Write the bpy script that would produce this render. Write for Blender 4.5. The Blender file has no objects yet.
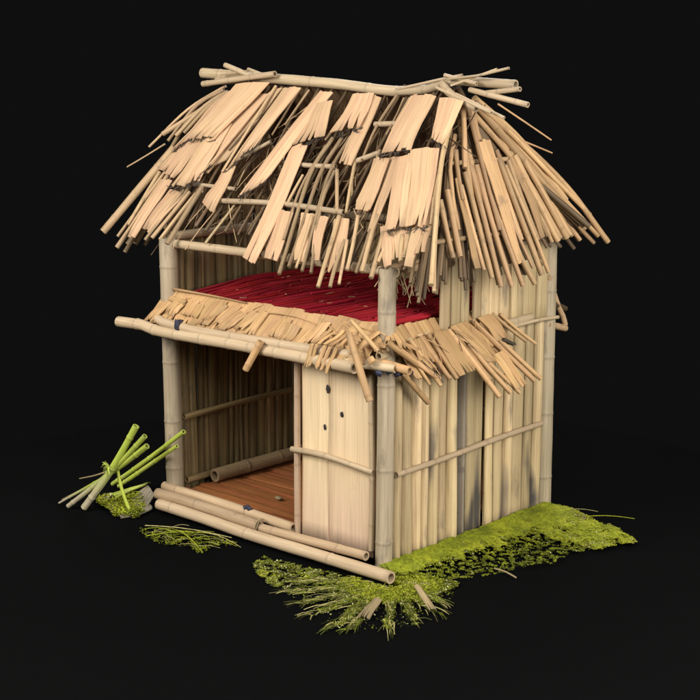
import bpy, math, random
from mathutils import Vector as V, noise
random.seed(7)
R = random.Random(11)
sc = bpy.context.scene
COL = sc.collection

# ------------------------------------------------------------------ materials
def new_mat(name, rough=.6):
    m = bpy.data.materials.new(name); m.use_nodes = True
    nt = m.node_tree; b = nt.nodes['Principled BSDF']
    b.inputs['Roughness'].default_value = rough
    b.inputs['Specular IOR Level'].default_value = .3
    return m, nt, b
def nd(nt, t, **kw):
    n = nt.nodes.new(t)
    for k, v in kw.items(): setattr(n, k, v)
    return n
def mixc(nt, fac, a, b, blend='MIX'):
    n = nd(nt, 'ShaderNodeMix', data_type='RGBA', blend_type=blend)
    for s, v in ((0, fac), (6, a), (7, b)):
        if hasattr(v, 'default_value') or hasattr(v, 'is_linked'): nt.links.new(v, n.inputs[s])
        elif s == 0: n.inputs[0].default_value = v
        else: n.inputs[s].default_value = (*v, 1)
    return n.outputs[2]
def ramp(nt, src, a, b, c0=(0,0,0), c1=(1,1,1)):
    n = nd(nt, 'ShaderNodeValToRGB'); e = n.color_ramp.elements
    e[0].position, e[1].position = a, b
    e[0].color, e[1].color = (*c0, 1), (*c1, 1)
    nt.links.new(src, n.inputs[0]); return n.outputs[0]
def noise_tex(nt, vec, scale, detail=4, rough=.55):
    n = nd(nt, 'ShaderNodeTexNoise'); n.inputs['Scale'].default_value = scale
    n.inputs['Detail'].default_value = detail; n.inputs['Roughness'].default_value = rough
    nt.links.new(vec, n.inputs['Vector']); return n.outputs['Fac']
def fibre(name, light, dark, grain=(55, 1.6), rough=.55, streak=.5, stain=.35, stain_col=(.07,.06,.055), stain_lo=.60,
          node_col=(.12,.09,.06), var=.35, bump=.25, tip=None, hue=.006, stain_map=(5.5,5.5,5.5)):
    m, nt, b = new_mat(name, rough); L = nt.links
    uv = nd(nt, 'ShaderNodeUVMap').outputs[0]
    mp = nd(nt, 'ShaderNodeMapping'); mp.inputs['Scale'].default_value = (grain[0], grain[1], 1); L.new(uv, mp.inputs[0])
    g1 = noise_tex(nt, mp.outputs[0], 1.0, 5, .6)
    mp2 = nd(nt, 'ShaderNodeMapping'); mp2.inputs['Scale'].default_value = (grain[0]*3.2, grain[1]*1.7, 1); L.new(uv, mp2.inputs[0])
    g2 = noise_tex(nt, mp2.outputs[0], 1.0, 3, .6)
    oc = nd(nt, 'ShaderNodeTexCoord').outputs['Object']
    big = noise_tex(nt, oc, 2.2, 3)
    c = mixc(nt, ramp(nt, g1, .32, .72), dark, light)
    c = mixc(nt, ramp(nt, big, .35, .7), c, mixc(nt, .35, c, dark))
    # fine dark fibres
    c = mixc(nt, mixc(nt, streak, (0,0,0), ramp(nt, g2, .36, .50, (1,1,1), (0,0,0))), c, mixc(nt, .62, c, (.10,.06,.03)))
    # stains with a shape of their own
    sm = nd(nt, 'ShaderNodeMapping'); sm.inputs['Scale'].default_value = stain_map; L.new(oc, sm.inputs[0])
    st = noise_tex(nt, sm.outputs[0], 1, 5, .58)
    c = mixc(nt, mixc(nt, stain, (0,0,0), ramp(nt, st, stain_lo, stain_lo+.12)), c, stain_col)
    if tip is not None:
        at = nd(nt, 'ShaderNodeAttribute', attribute_name='tip')
        c = mixc(nt, ramp(nt, at.outputs['Fac'], .15, .6), mixc(nt, ramp(nt, g1, .3, .7), tip, tuple(x*.7 for x in tip)), c)
    # joints
    an = nd(nt, 'ShaderNodeAttribute', attribute_name='node')
    c = mixc(nt, an.outputs['Fac'], c, mixc(nt, .6, c, node_col))
    # each piece differs
    ar = nd(nt, 'ShaderNodeAttribute', attribute_name='rnd')
    mr = nd(nt, 'ShaderNodeMapRange'); mr.inputs[3].default_value = 1-var; mr.inputs[4].default_value = 1+var*.45
    L.new(ar.outputs['Fac'], mr.inputs[0])
    mh = nd(nt, 'ShaderNodeMapRange'); mh.inputs[3].default_value = .5-hue*.5; mh.inputs[4].default_value = .5+hue
    ml = nd(nt, 'ShaderNodeMath', operation='FRACT'); mm = nd(nt, 'ShaderNodeMath', operation='MULTIPLY'); mm.inputs[1].default_value = 7.31
    L.new(ar.outputs['Fac'], mm.inputs[0]); L.new(mm.outputs[0], ml.inputs[0]); L.new(ml.outputs[0], mh.inputs[0])
    hs = nd(nt, 'ShaderNodeHueSaturation'); L.new(mr.outputs[0], hs.inputs['Value']); L.new(mh.outputs[0], hs.inputs['Hue']); L.new(c, hs.inputs['Color'])
    L.new(hs.outputs[0], b.inputs['Base Color'])
    bp = nd(nt, 'ShaderNodeBump'); bp.inputs['Strength'].default_value = bump; bp.inputs['Distance'].default_value = .012
    ad = nd(nt, 'ShaderNodeMath', operation='ADD'); L.new(g1, ad.inputs[0]); L.new(g2, ad.inputs[1])
    L.new(ad.outputs[0], bp.inputs['Height']); L.new(bp.outputs[0], b.inputs['Normal'])
    return m
M = {}
M['thatch'] = fibre('split bamboo sheet', (.66,.425,.25), (.52,.32,.178), grain=(26,.9), streak=.42, stain=.3, stain_lo=.66, var=.16, bump=.15, hue=.008)
M['rod'] = fibre('bamboo rod', (.55,.37,.20), (.36,.235,.125), streak=.5, stain=.4, var=.45, stain_lo=.6, bump=.1)
M['hip'] = fibre('orange bamboo', (.66,.405,.20), (.41,.25,.12), streak=.55, stain=.4, var=.4, bump=.1)
M['post'] = fibre('weathered bamboo', (.47,.375,.25), (.33,.26,.165), grain=(26,1.0), streak=.45, stain=.7, stain_lo=.57, var=.12, bump=.12, stain_col=(.17,.135,.10), stain_map=(6,6,2))
M['beam'] = fibre('pale bamboo', (.56,.42,.265), (.42,.305,.18), grain=(22,1.2), streak=.3, stain=.3, stain_lo=.64, var=.2, bump=.1, stain_col=(.16,.12,.09))
M['floorpole'] = fibre('tan bamboo', (.55,.39,.235), (.40,.275,.16), grain=(22,1.2), streak=.3, stain=.3, stain_lo=.64, var=.2, bump=.1, stain_col=(.15,.10,.07))
M['plank'] = fibre('tan split plank', (.68,.51,.285), (.48,.345,.18), grain=(30,.7), streak=.5, stain=.75, stain_lo=.60, stain_col=(.12,.10,.085), var=.42, stain_map=(5,5,1.3), tip=(.12,.10,.085), bump=.25)
M['greyplank'] = fibre('grey split plank', (.27,.22,.155), (.15,.125,.095), grain=(30,.7), streak=.4, stain=.6, stain_lo=.58, var=.2)
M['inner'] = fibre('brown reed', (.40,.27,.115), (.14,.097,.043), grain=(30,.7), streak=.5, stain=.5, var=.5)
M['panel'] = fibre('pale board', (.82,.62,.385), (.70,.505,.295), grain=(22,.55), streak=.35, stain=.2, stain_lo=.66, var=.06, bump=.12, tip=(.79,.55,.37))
M['stile'] = fibre('pinkish cane', (.55,.38,.26), (.42,.28,.18), streak=.3, stain=.2, var=.2)
M['floor'] = fibre('red brown board', (.38,.132,.045), (.23,.075,.027), grain=(40,.8), streak=.4, stain=.3, var=.2, rough=.42)
M['red'] = fibre('red dyed reed', (.50,.009,.030), (.30,.005,.017), grain=(40,1.5), streak=.4, stain=.4, stain_lo=.62, var=.35, stain_col=(.03,.004,.006), rough=.9)
M['awning'] = fibre('orange tan thatch', (.61,.37,.175), (.42,.245,.105), grain=(30,1.1), streak=.45, stain=.35, stain_lo=.64, var=.25, stain_col=(.12,.08,.05))
M['stalk'] = fibre('green bamboo', (.52,.58,.09), (.32,.38,.045), grain=(34,1.5), streak=.45, stain=.5, stain_lo=.56, stain_col=(.42,.38,.22), var=.3, tip=(.52,.43,.29), node_col=(.30,.33,.08))
M['dry'] = fibre('dry straw', (.46,.355,.19), (.27,.20,.10), streak=.5, stain=.4, var=.5)
M['greybark'] = fibre('grey bark', (.38,.32,.22), (.21,.175,.115), grain=(30,3), streak=.5, stain=.4, var=.3)
M['frame'] = fibre('dark twig', (.20,.125,.06), (.09,.055,.027), streak=.5, stain=.4, var=.5)
M['charred'] = fibre('dark torn fibre', (.10,.075,.05), (.035,.027,.02), streak=.5, stain=.3, var=.5)
M['knot'] = fibre('knot hole', (.05,.045,.045), (.02,.018,.018), stain=.3, var=.3)
M['tape'] = fibre('blue black binding', (.045,.05,.085), (.02,.022,.04), stain=.3, var=.3)
def moss_mat(name):
    m, nt, b = new_mat(name, .85); L = nt.links
    ar = nd(nt, 'ShaderNodeAttribute', attribute_name='rnd')
    n = nd(nt, 'ShaderNodeValToRGB'); e = n.color_ramp.elements
    e[0].position = 0; e[0].color = (.055,.060,.012,1)
    e[1].position = 1; e[1].color = (.62,.58,.36,1)
    for p, c in ((.25,(.13,.15,.016,1)), (.55,(.235,.26,.02,1)), (.86,(.35,.36,.028,1)), (.93,(.36,.31,.13,1))):
        x = n.color_ramp.elements.new(p); x.color = c
    L.new(ar.outputs['Fac'], n.inputs[0])
    oc = nd(nt, 'ShaderNodeTexCoord').outputs['Object']
    f = noise_tex(nt, oc, 28, 4, .65)
    c = mixc(nt, 1.0, n.outputs[0], ramp(nt, f, .3, .62, (.45,.45,.4), (1.1,1.1,1.0)), 'MULTIPLY')
    L.new(c, b.inputs['Base Color'])
    b.inputs['Specular IOR Level'].default_value = .1
    return m
M['moss'] = moss_mat('moss')
mg, nt, b = new_mat('black ground', 1.0)
b.inputs['Specular IOR Level'].default_value = 0
oc = nd(nt, 'ShaderNodeTexCoord').outputs['Object']
nt.links.new(ramp(nt, noise_tex(nt, oc, 3, 3), .3, .7, (.0037,.0037,.0037), (.0039,.0039,.0039)), b.inputs['Base Color'])
M['ground'] = mg

# ------------------------------------------------------------------ mesh builder
class MB:
    def __init__(s): s.v=[]; s.f=[]; s.uv=[]; s.rnd=[]; s.node=[]; s.tip=[]; s.mi=[]; s.sm=[]
    def vert(s, p, rnd=.5, node=0., tip=1.): s.v.append(V(p)); s.rnd.append(rnd); s.node.append(node); s.tip.append(tip); return len(s.v)-1
    def face(s, idx, uvs, mi=0, sm=True): s.f.append(idx); s.uv.append(uvs); s.mi.append(mi); s.sm.append(sm)
    def build(s, name, mats, parent=None):
        if not isinstance(mats, (list, tuple)): mats = [mats]
        base = BASE.get(parent.name, V((0,0,0))) if parent else V((0,0,0))
        me = bpy.data.meshes.new(name)
        me.from_pydata([p-base for p in s.v], [], s.f)
        uvl = me.uv_layers.new(name='UVMap')
        flat = [c for q in s.uv for p in q for c in p]
        uvl.data.foreach_set('uv', flat)
        for nm, arr in (('rnd', s.rnd), ('node', s.node), ('tip', s.tip)):
            a = me.attributes.new(nm, 'FLOAT', 'POINT'); a.data.foreach_set('value', arr)
        me.polygons.foreach_set('material_index', s.mi); me.polygons.foreach_set('use_smooth', s.sm)
        for m in mats: me.materials.append(m)
        o = bpy.data.objects.new(name, me); COL.objects.link(o)
        BASE[o.name] = base
        if parent: o.parent = parent
        return o
BASE = {}
def thing(name, label, cat, loc):
    o = bpy.data.objects.new(name, None); COL.objects.link(o); o.location = loc; o.empty_display_size = .2
    o['label'] = label; o['category'] = cat; BASE[o.name] = V(loc); return o
def tag(o, label, cat, group=None, kind=None):
    o['label'] = label; o['category'] = cat
    if group: o['group'] = group
    if kind: o['kind'] = kind
    return o
def recenter(o):        # put a one-mesh thing's origin at its lowest middle
    me = o.data; n = len(me.vertices)
    c = sum((v.co for v in me.vertices), V())/n; c.z = min(v.co.z for v in me.vertices)
    for v in me.vertices: v.co -= c
    o.location = c
    for ch in [x for x in COL.objects if x.parent == o]:
        for v in ch.data.vertices: v.co -= c
    return o
def spline(pts, step):
    pts = [V(p) for p in pts]
    if len(pts) == 2:
        n = max(2, int((pts[1]-pts[0]).length/step)+1)
        return [pts[0].lerp(pts[1], i/n) for i in range(n+1)]
    P = [pts[0]*2-pts[1]]+pts+[pts[-1]*2-pts[-2]]; out = []
    for i in range(1, len(P)-2):
        n = max(2, int((P[i+1]-P[i]).length/step))
        for k in range(n):
            t = k/n; a, b, c, d = P[i-1], P[i], P[i+1], P[i+2]
            out.append(.5*((2*b)+(c-a)*t+(2*a-5*b+4*c-d)*t*t+(3*b-a-3*c+d)*t**3))
    out.append(pts[-1]); return out
def tube(mb, pts, r, r1=None, segs=10, step=.07, nodes=None, wob=.05, hollow=(True, True), rnd=None, mi=0, flat=1., bend=0., swell=1.09, nval=.6, off=None):
    """A bamboo pole or rod: path, radius, joints every NODES metres, hollow or closed ends."""
    r1 = r if r1 is None else r1
    path = spline(pts, step)
    rnd = R.random() if rnd is None else rnd
    L = [0.]
    for a, b in zip(path, path[1:]): L.append(L[-1]+(b-a).length)
    tot = L[-1]
    if bend:
        ax = V((R.uniform(-1,1), R.uniform(-1,1), R.uniform(-1,1))).normalized()*bend
        path = [p+ax*math.sin(math.pi*l/tot) for p, l in zip(path, L)]
    nl = []
    if nodes:
        x = (off if off is not None else R.uniform(.2, .9))*nodes
        while x < tot-.03:
            nl.append(x); x += nodes*R.uniform(.8, 1.2)
        rp = [(p, l, 0) for p, l in zip(path, L) if all(abs(l-n) > .035 for n in nl)]
        for n in nl:
            for d, k in ((-.03, 0), (-.012, .25), (0, 1), (.012, .25), (.03, 0)):
                l = n+d
                if 0 < l < tot:
                    j = max(i for i in range(len(L)) if L[i] <= l); j = min(j, len(L)-2)
                    t = (l-L[j])/max(1e-6, L[j+1]-L[j]); rp.append((path[j].lerp(path[j+1], t), l, k))
        rp.sort(key=lambda q: q[1])
    else: rp = [(p, l, 0) for p, l in zip(path, L)]
    n = len(rp); u0, v0 = R.uniform(0, 50), R.uniform(0, 50)
    tg = (rp[1][0]-rp[0][0]).normalized()
    a = tg.orthogonal().normalized(); rings = []; frames = []
    for i, (p, l, k) in enumerate(rp):
        tg = (rp[min(i+1, n-1)][0]-rp[max(i-1, 0)][0]).normalized()
        a = (a-tg*a.dot(tg)).normalized(); b = tg.cross(a); frames.append((p, tg, a, b))
        rr = (r+(r1-r)*l/tot)*(1+(swell-1)*k)*(1+wob*.9*noise.noise(V((l*3.5, u0, v0))))
        ring = []
        for s in range(segs):
            th = 2*math.pi*s/segs
            ring.append(mb.vert(p+a*math.cos(th)*rr+b*math.sin(th)*rr*flat, rnd, nval*R.uniform(.4,1.2) if k == 1 else (.3*nval if k else (R.uniform(.1,.7) if i in (0, n-1) and r > .012 else 0)), l/tot))
        rings.append((ring, l, rr))
    for (A, la, ra), (B, lb, rb) in zip(rings, rings[1:]):
        for s in range(segs):
            t = (s+1) % segs
            ua, ub = u0+2*math.pi*r*s/segs, u0+2*math.pi*r*(s+1)/segs
            mb.face((A[s], A[t], B[t], B[s]), ((ua, v0+la), (ub, v0+la), (ub, v0+lb), (ua, v0+lb)), mi)
    for end, hol in zip((0, -1), hollow):
        ring, l, rr = rings[end]; p, tg, a, b = frames[end]; sgn = -1 if end == 0 else 1
        nv = .25; tv = l/tot
        if hol:
            dup = [mb.vert(mb.v[i].copy(), rnd, nv, tv) for i in ring]
            inn = [mb.vert(p+(a*math.cos(2*math.pi*s/segs)+b*math.sin(2*math.pi*s/segs)*flat)*rr*.66, rnd, nv, tv) for s in range(segs)]
            in2 = [mb.vert(mb.v[i]-tg*sgn*min(rr*3.2, tot*.3), rnd, 1., tv) for i in inn]
            for s in range(segs):
                t = (s+1) % segs; q = ((u0, v0), (u0+.05, v0), (u0+.05, v0+.05), (u0, v0+.05))
                for X, Y in ((dup, inn), (inn, in2)):
                    f = (X[s], X[t], Y[t], Y[s]) if sgn > 0 else (X[t], X[s], Y[s], Y[t])
                    mb.face(f, q, mi, False)
            f = tuple(in2) if sgn > 0 else tuple(reversed(in2))
            mb.face(f, tuple((u0, v0) for _ in f), mi, False)
        else:
            dup = [mb.vert(mb.v[i].copy(), rnd, nv, tv) for i in ring]
            f = tuple(dup) if sgn > 0 else tuple(reversed(dup))
            mb.face(f, tuple((u0+.01*i, v0) for i in range(segs)), mi, False)
def sheet(mb, tl, tr, br, bl, nrm, arch=.012, thick=.012, col=.07, rag=.12, curl=0., rnd=None, mi=0, fringe=0, fmi=1, split=.45, hj=.003):
    """A split, flattened bamboo culm: fibres side by side, torn at the lower end."""
    tl, tr, br, bl = V(tl), V(tr), V(br), V(bl); nrm = V(nrm).normalized()
    w = max((tr-tl).length, (br-bl).length); ln = ((bl-tl).length+(br-tr).length)/2
    rnd = R.random() if rnd is None else rnd
    us = [0.]
    while us[-1] < 1: us.append(us[-1]+max(.012, R.uniform(.5, 1.6)*col)/w)
    us[-1] = 1.
    if len(us) > 2 and us[-1]-us[-2] < .25*col/w: us.pop(-2)
    m = max(3, int(ln/.14)); u0, v0 = R.uniform(0, 50), R.uniform(0, 50)
    ph = R.uniform(0, 6); wv = R.uniform(.003, .012); prev = 0
    for a, b in zip(us, us[1:]):
        prev = prev*.5+R.uniform(-rag, rag)*.6; ve = 1-abs(prev)-R.uniform(0, rag*.35); vs = R.uniform(0, .025)
        h = R.uniform(0, hj); taper = R.uniform(.2, .8) if R.random() < split else 1; t0 = R.choice((R.uniform(.55,.8), R.uniform(.85,.97)))*ve; cr = rnd+R.uniform(-.13, .13); lean = R.uniform(-.4, .4)
        rows = []
        for i in range(m+2):
            t = vs+(ve-vs)*i/(m+1)
            k = 0 if t < t0 else (t-t0)/max(1e-4, ve-t0)
            mid, hw = (a+b)/2+lean*(b-a)*k, (b-a)/2*(1-(1-taper)*k)*.995
            row = []
            for u in (mid-hw, mid+hw):
                L_ = tl.lerp(bl, t); R_ = tr.lerp(br, t); p = L_.lerp(R_, u)
                up = arch*math.sin(math.pi*min(1, max(0, u)))+h+wv*math.sin(ph+t*6)+curl*t**4+R.uniform(-.0015, .0015)
                row.append((p+nrm*up, (u0+u*w, v0+t*ln)))
                row.append((p+nrm*(up-thick), (u0+u*w, v0+t*ln)))
            rows.append(row)
        # top face shares no vertices between columns: the fibre lines read as real steps
        def V4(q, nv=0): return [mb.vert(x[0], cr, nv, 1) for x in q]
        dk = R.uniform(0,.9); T = [V4((r_[0], r_[2]), dk if q == m+1 else 0) for q, r_ in enumerate(rows)]; Bm = [V4((r_[1], r_[3])) for r_ in rows]
        for i in range(m+1):
            uvq = (rows[i][0][1], rows[i][2][1], rows[i+1][2][1], rows[i+1][0][1])
            mb.face((T[i][0], T[i+1][0], T[i+1][1], T[i][1]), (uvq[0], uvq[3], uvq[2], uvq[1]), mi, True)
            mb.face((Bm[i][0], Bm[i][1], Bm[i+1][1], Bm[i+1][0]), (uvq[0], uvq[1], uvq[2], uvq[3]), mi, True)
        S = [[V4((r_[0], r_[1])), V4((r_[2], r_[3]))] for r_ in rows]
        for i in range(m+1):
            for side in (0, 1):
                A, B = S[i][side], S[i+1][side]; f = (A[0], A[1], B[1], B[0]) if side == 0 else (A[1], A[0], B[0], B[1])
                mb.face(f, tuple((rows[i][0][1][0]+.002*q, v0+q*.01) for q in range(4)), mi, False)
        for i in (0, m+1):
            q = V4((rows[i][0], rows[i][1], rows[i][3], rows[i][2]), .4); f = tuple(q) if i == 0 else tuple(reversed(q))
            mb.face(f, tuple((u0, v0) for _ in f), mi, False)
        for _ in range(fringe):
            t = ve-R.uniform(0, .03); u = R.uniform(a, b); p = tl.lerp(bl, t).lerp(tr.lerp(br, t), u)-nrm*.02
            dn = (bl-tl).normalized(); ac = (tr-tl).normalized()
            q = p+dn*R.uniform(.02, .07)+ac*R.uniform(-.05, .05)+nrm*R.uniform(-.02, .03)
            q2 = q+dn*R.uniform(-.02, .03)+ac*R.uniform(-.05, .05)+nrm*R.uniform(-.01, .03)
            tube(mb, [p, q, q2], R.uniform(.005, .012), .003, segs=5, step=.03, hollow=(False, False), mi=fmi, wob=.3)
def blob(mb, c, r, sq=(1,1,1), mi=0, n=7, jit=.2, rnd=None):
    rnd = R.random() if rnd is None else rnd; rows = []
    for i in range(n+1):
        ph = math.pi*i/n; row = []
        for j in range(n*2):
            th = math.pi*j/n; d = V((math.sin(ph)*math.cos(th), math.sin(ph)*math.sin(th), math.cos(ph)))
            k = 1+jit*noise.noise(d*2+V(c)*9)
            row.append(mb.vert(V(c)+V((d.x*sq[0], d.y*sq[1], d.z*sq[2]))*r*k, rnd))
        rows.append(row)
    for i in range(n):
        for j in range(n*2):
            t = (j+1) % (n*2)
            mb.face((rows[i][j], rows[i+1][j], rows[i+1][t], rows[i][t]), ((j*.02, i*.02), (j*.02, i*.02+.02), (j*.02+.02, i*.02+.02), (j*.02+.02, i*.02)), mi)
SHEETS_F=[
 (-3.313,0.123,-2.778,0.09,-3.154,0.931,-3.592,0.936,3),
 (-3.346,0.87,-3.134,0.861,-3.229,1.572,-3.443,1.56,2),
 (-3.201,0.835,-3.05,0.647,-3.039,1.464,-3.248,1.546,2),
 (-2.785,0.316,-2.684,0.131,-3.024,1.299,-3.09,1.44,2),
 (-2.766,0.145,-2.613,0.087,-2.852,1.166,-2.977,1.27,1),
 (-2.558,0.129,-2.295,0.127,-2.485,0.957,-2.717,1.294,2),
 (-3.468,0.285,-3.306,0.152,-3.639,0.939,-3.758,1.087,2),
 (-3.676,0.812,-3.395,0.844,-3.479,1.439,-3.88,1.323,1),
 (-3.617,0.361,-3.46,0.242,-3.781,1.004,-3.863,1.18,1),
 (-3.04,0.221,-2.7,0.173,-3.048,1.356,-3.383,1.405,1),
 (-3.42,0.299,-3.161,0.237,-3.478,0.847,-3.734,0.973,1),
 (-3.799,1.405,-3.578,1.419,-3.632,2.251,-3.82,2.215,0),
 (-3.532,1.528,-3.233,1.562,-3.413,2.148,-3.608,2.099,0),
 (-2.802,1.286,-2.639,1.195,-2.572,1.844,-2.847,1.708,1),
 (-1.983,0.165,-1.783,0.176,-2.05,1.424,-2.333,1.667,2),
 (-1.925,0.355,-1.71,0.296,-1.556,0.783,-1.948,0.932,2),
 (-1.963,0.905,-1.749,0.843,-1.524,2.435,-1.758,2.351,1),
 (-1.698,1.681,-1.46,1.687,-1.315,2.29,-1.54,2.278,0),
 (-1.365,1.679,-1.161,1.686,-0.953,2.262,-1.103,2.267,0),
 (-1.135,1.684,-0.975,1.695,-0.788,2.22,-0.876,2.253,0),
 (-0.882,1.712,-0.689,1.695,-0.401,2.328,-0.592,2.362,0),
 (-1.472,0.212,-1.185,0.194,-1.099,0.649,-1.467,0.74,2),
 (-1.302,0.181,-1.093,0.204,-0.986,1.113,-1.181,1.112,1),
 (-0.64,0.228,-0.317,0.224,-0.28,0.919,-0.627,0.998,3),
 (-0.239,0.273,0.072,0.292,0.099,0.853,-0.086,0.788,3),
 (-0.707,1.01,-0.541,0.976,-0.428,1.626,-0.673,1.658,1),
 (-0.578,0.951,-0.439,0.919,-0.272,1.8,-0.368,1.857,0),
 (-0.415,0.972,-0.242,0.914,0.141,1.823,-0.09,1.856,2),
 (-0.292,0.892,0.052,0.852,0.373,1.756,0.118,1.825,2),
 (0.104,1.441,0.234,1.431,0.415,2.2,0.307,2.201,1),
 (0.198,1.434,0.28,1.404,0.486,2.047,0.402,2.067,1),
 (-0.249,1.751,-0.079,1.736,0.145,2.173,0.064,2.228,0),
 (-0.14,1.718,0.075,1.698,0.259,2.07,0.121,2.13,0),
 (-0.786,0.962,-0.656,0.955,-0.527,1.633,-0.628,1.641,0),
]
SHEETS_H=[
 (1.291,0.556,1.524,0.544,1.557,1.856,1.443,1.885,2),
 (0.874,0.912,0.957,0.897,0.874,1.836,0.78,1.836,1),
 (1.819,0.744,1.945,0.729,2.115,1.637,2.003,1.648,1),
 (1.345,0.132,1.457,0.134,1.424,0.653,1.311,0.69,1),
]
SHEETS_A=[
 (0.562,0.09,0.787,0.08,0.876,0.588,0.561,0.61,2),
 (0.9,0.039,1.179,0.01,1.355,0.546,1.136,0.531,1),
 (1.332,0.02,1.576,0.008,1.616,0.31,1.423,0.339,2),
 (1.255,0.445,1.46,0.42,1.542,0.868,1.337,0.888,1),
 (0.271,0.102,0.461,0.087,0.421,0.38,0.18,0.382,1),
 (1.225,-0.005,1.428,-0.011,1.507,0.345,1.27,0.389,0),
 (0.505,0.072,0.665,0.062,0.738,0.391,0.502,0.396,0),
]
RODS_F=[
 ([(-3.86,1.324),(-3.863,2.067)],0.025,0),
 ([(-3.285,1.538),(-3.437,2.232)],0.024,0),
 ([(-3.169,1.557),(-3.343,2.196)],0.024,0),
 ([(-3.055,1.576),(-3.197,2.208)],0.024,0),
 ([(-2.978,1.501),(-3.003,2.266)],0.030,1),
 ([(-2.693,0.117),(-2.755,1.31)],0.018,2),
 ([(-3.106,0.293),(-3.345,1.152)],0.019,1),
 ([(-3.611,0.068),(-4.02,0.43),(-4.313,0.987)],0.019,0),
 ([(-3.604,0.127),(-3.897,0.353),(-4.043,0.887)],0.025,0),
 ([(-3.467,0.183),(-3.716,0.393),(-3.905,0.836)],0.028,1),
 ([(-3.399,0.182),(-3.617,0.361),(-3.798,0.788)],0.025,1),
 ([(-3.598,0.186),(-3.901,0.545),(-3.914,1.012)],0.025,0),
 ([(-3.53,0.185),(-4.205,0.791)],0.032,0),
 ([(-3.482,0.155),(-3.658,0.64),(-3.918,1.127)],0.025,0),
 ([(-3.815,1.005),(-3.986,1.585),(-4.164,2.217)],0.047,1),
 ([(-4.063,0.931),(-4.488,1.289)],0.010,0),
 ([(-1.622,1.227),(-1.617,1.624)],0.017,0),
 ([(-1.491,0.739),(-1.528,1.26),(-1.201,2.422)],0.023,0),
 ([(-1.365,0.733),(-1.39,1.251),(-1.12,2.329)],0.023,0),
 ([(-1.248,0.716),(-1.253,1.242),(-0.923,2.354)],0.023,0),
 ([(-1.526,0.845),(-1.547,1.415),(-1.385,2.028)],0.020,0),
 ([(-1.211,1.151),(-1.147,1.574),(-0.794,2.362)],0.022,0),
 ([(-1.191,1.137),(-0.879,1.65)],0.020,0),
 ([(-1.008,1.025),(-0.762,1.64)],0.019,0),
 ([(-0.793,1.705),(-0.573,2.523)],0.022,1),
 ([(-0.552,1.97),(-0.426,2.504)],0.021,1),
 ([(-0.527,1.968),(-0.336,2.459)],0.016,1),
 ([(-0.589,1.662),(-0.366,2.277)],0.019,0),
 ([(-0.333,1.806),(-0.238,2.297)],0.021,0),
 ([(-0.345,1.629),(-0.172,2.278)],0.024,0),
 ([(-0.162,1.814),(-0.027,2.329)],0.026,0),
 ([(0.084,1.825),(0.225,2.119)],0.026,0),
 ([(0.148,1.784),(0.224,2.051)],0.021,0),
 ([(-0.936,0.159),(-0.976,0.589),(-0.93,0.995)],0.017,0),
 ([(-0.82,0.197),(-0.792,0.672)],0.012,0),
 ([(-0.74,0.195),(-0.749,0.607)],0.017,0),
 ([(-0.764,0.861),(-0.665,1.352)],0.017,0),
 ([(-2.392,0.084),(-2.407,0.735)],0.015,0),
 ([(-2.236,0.11),(-2.297,0.594)],0.013,0),
 ([(0.019,0.512),(0.171,1.049),(0.761,2.358)],0.024,2),
 ([(0.05,0.727),(0.243,1.314),(0.384,1.707)],0.021,1),
 ([(0.078,0.847),(0.363,1.823)],0.021,1),
 ([(-1.533,0.503),(-1.588,0.769)],0.017,0),
 ([(-2.675,0.482),(-2.862,1.015)],0.015,2),
 ([(-3.164,0.976),(-3.239,1.74)],0.018,0),
 ([(-1.154,1.723),(-0.982,2.349)],0.017,1),
 ([(-0.065,1.804),(-0.044,2.149)],0.021,0),
 ([(0.437,1.734),(0.768,2.386)],0.018,0),
]
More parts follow.
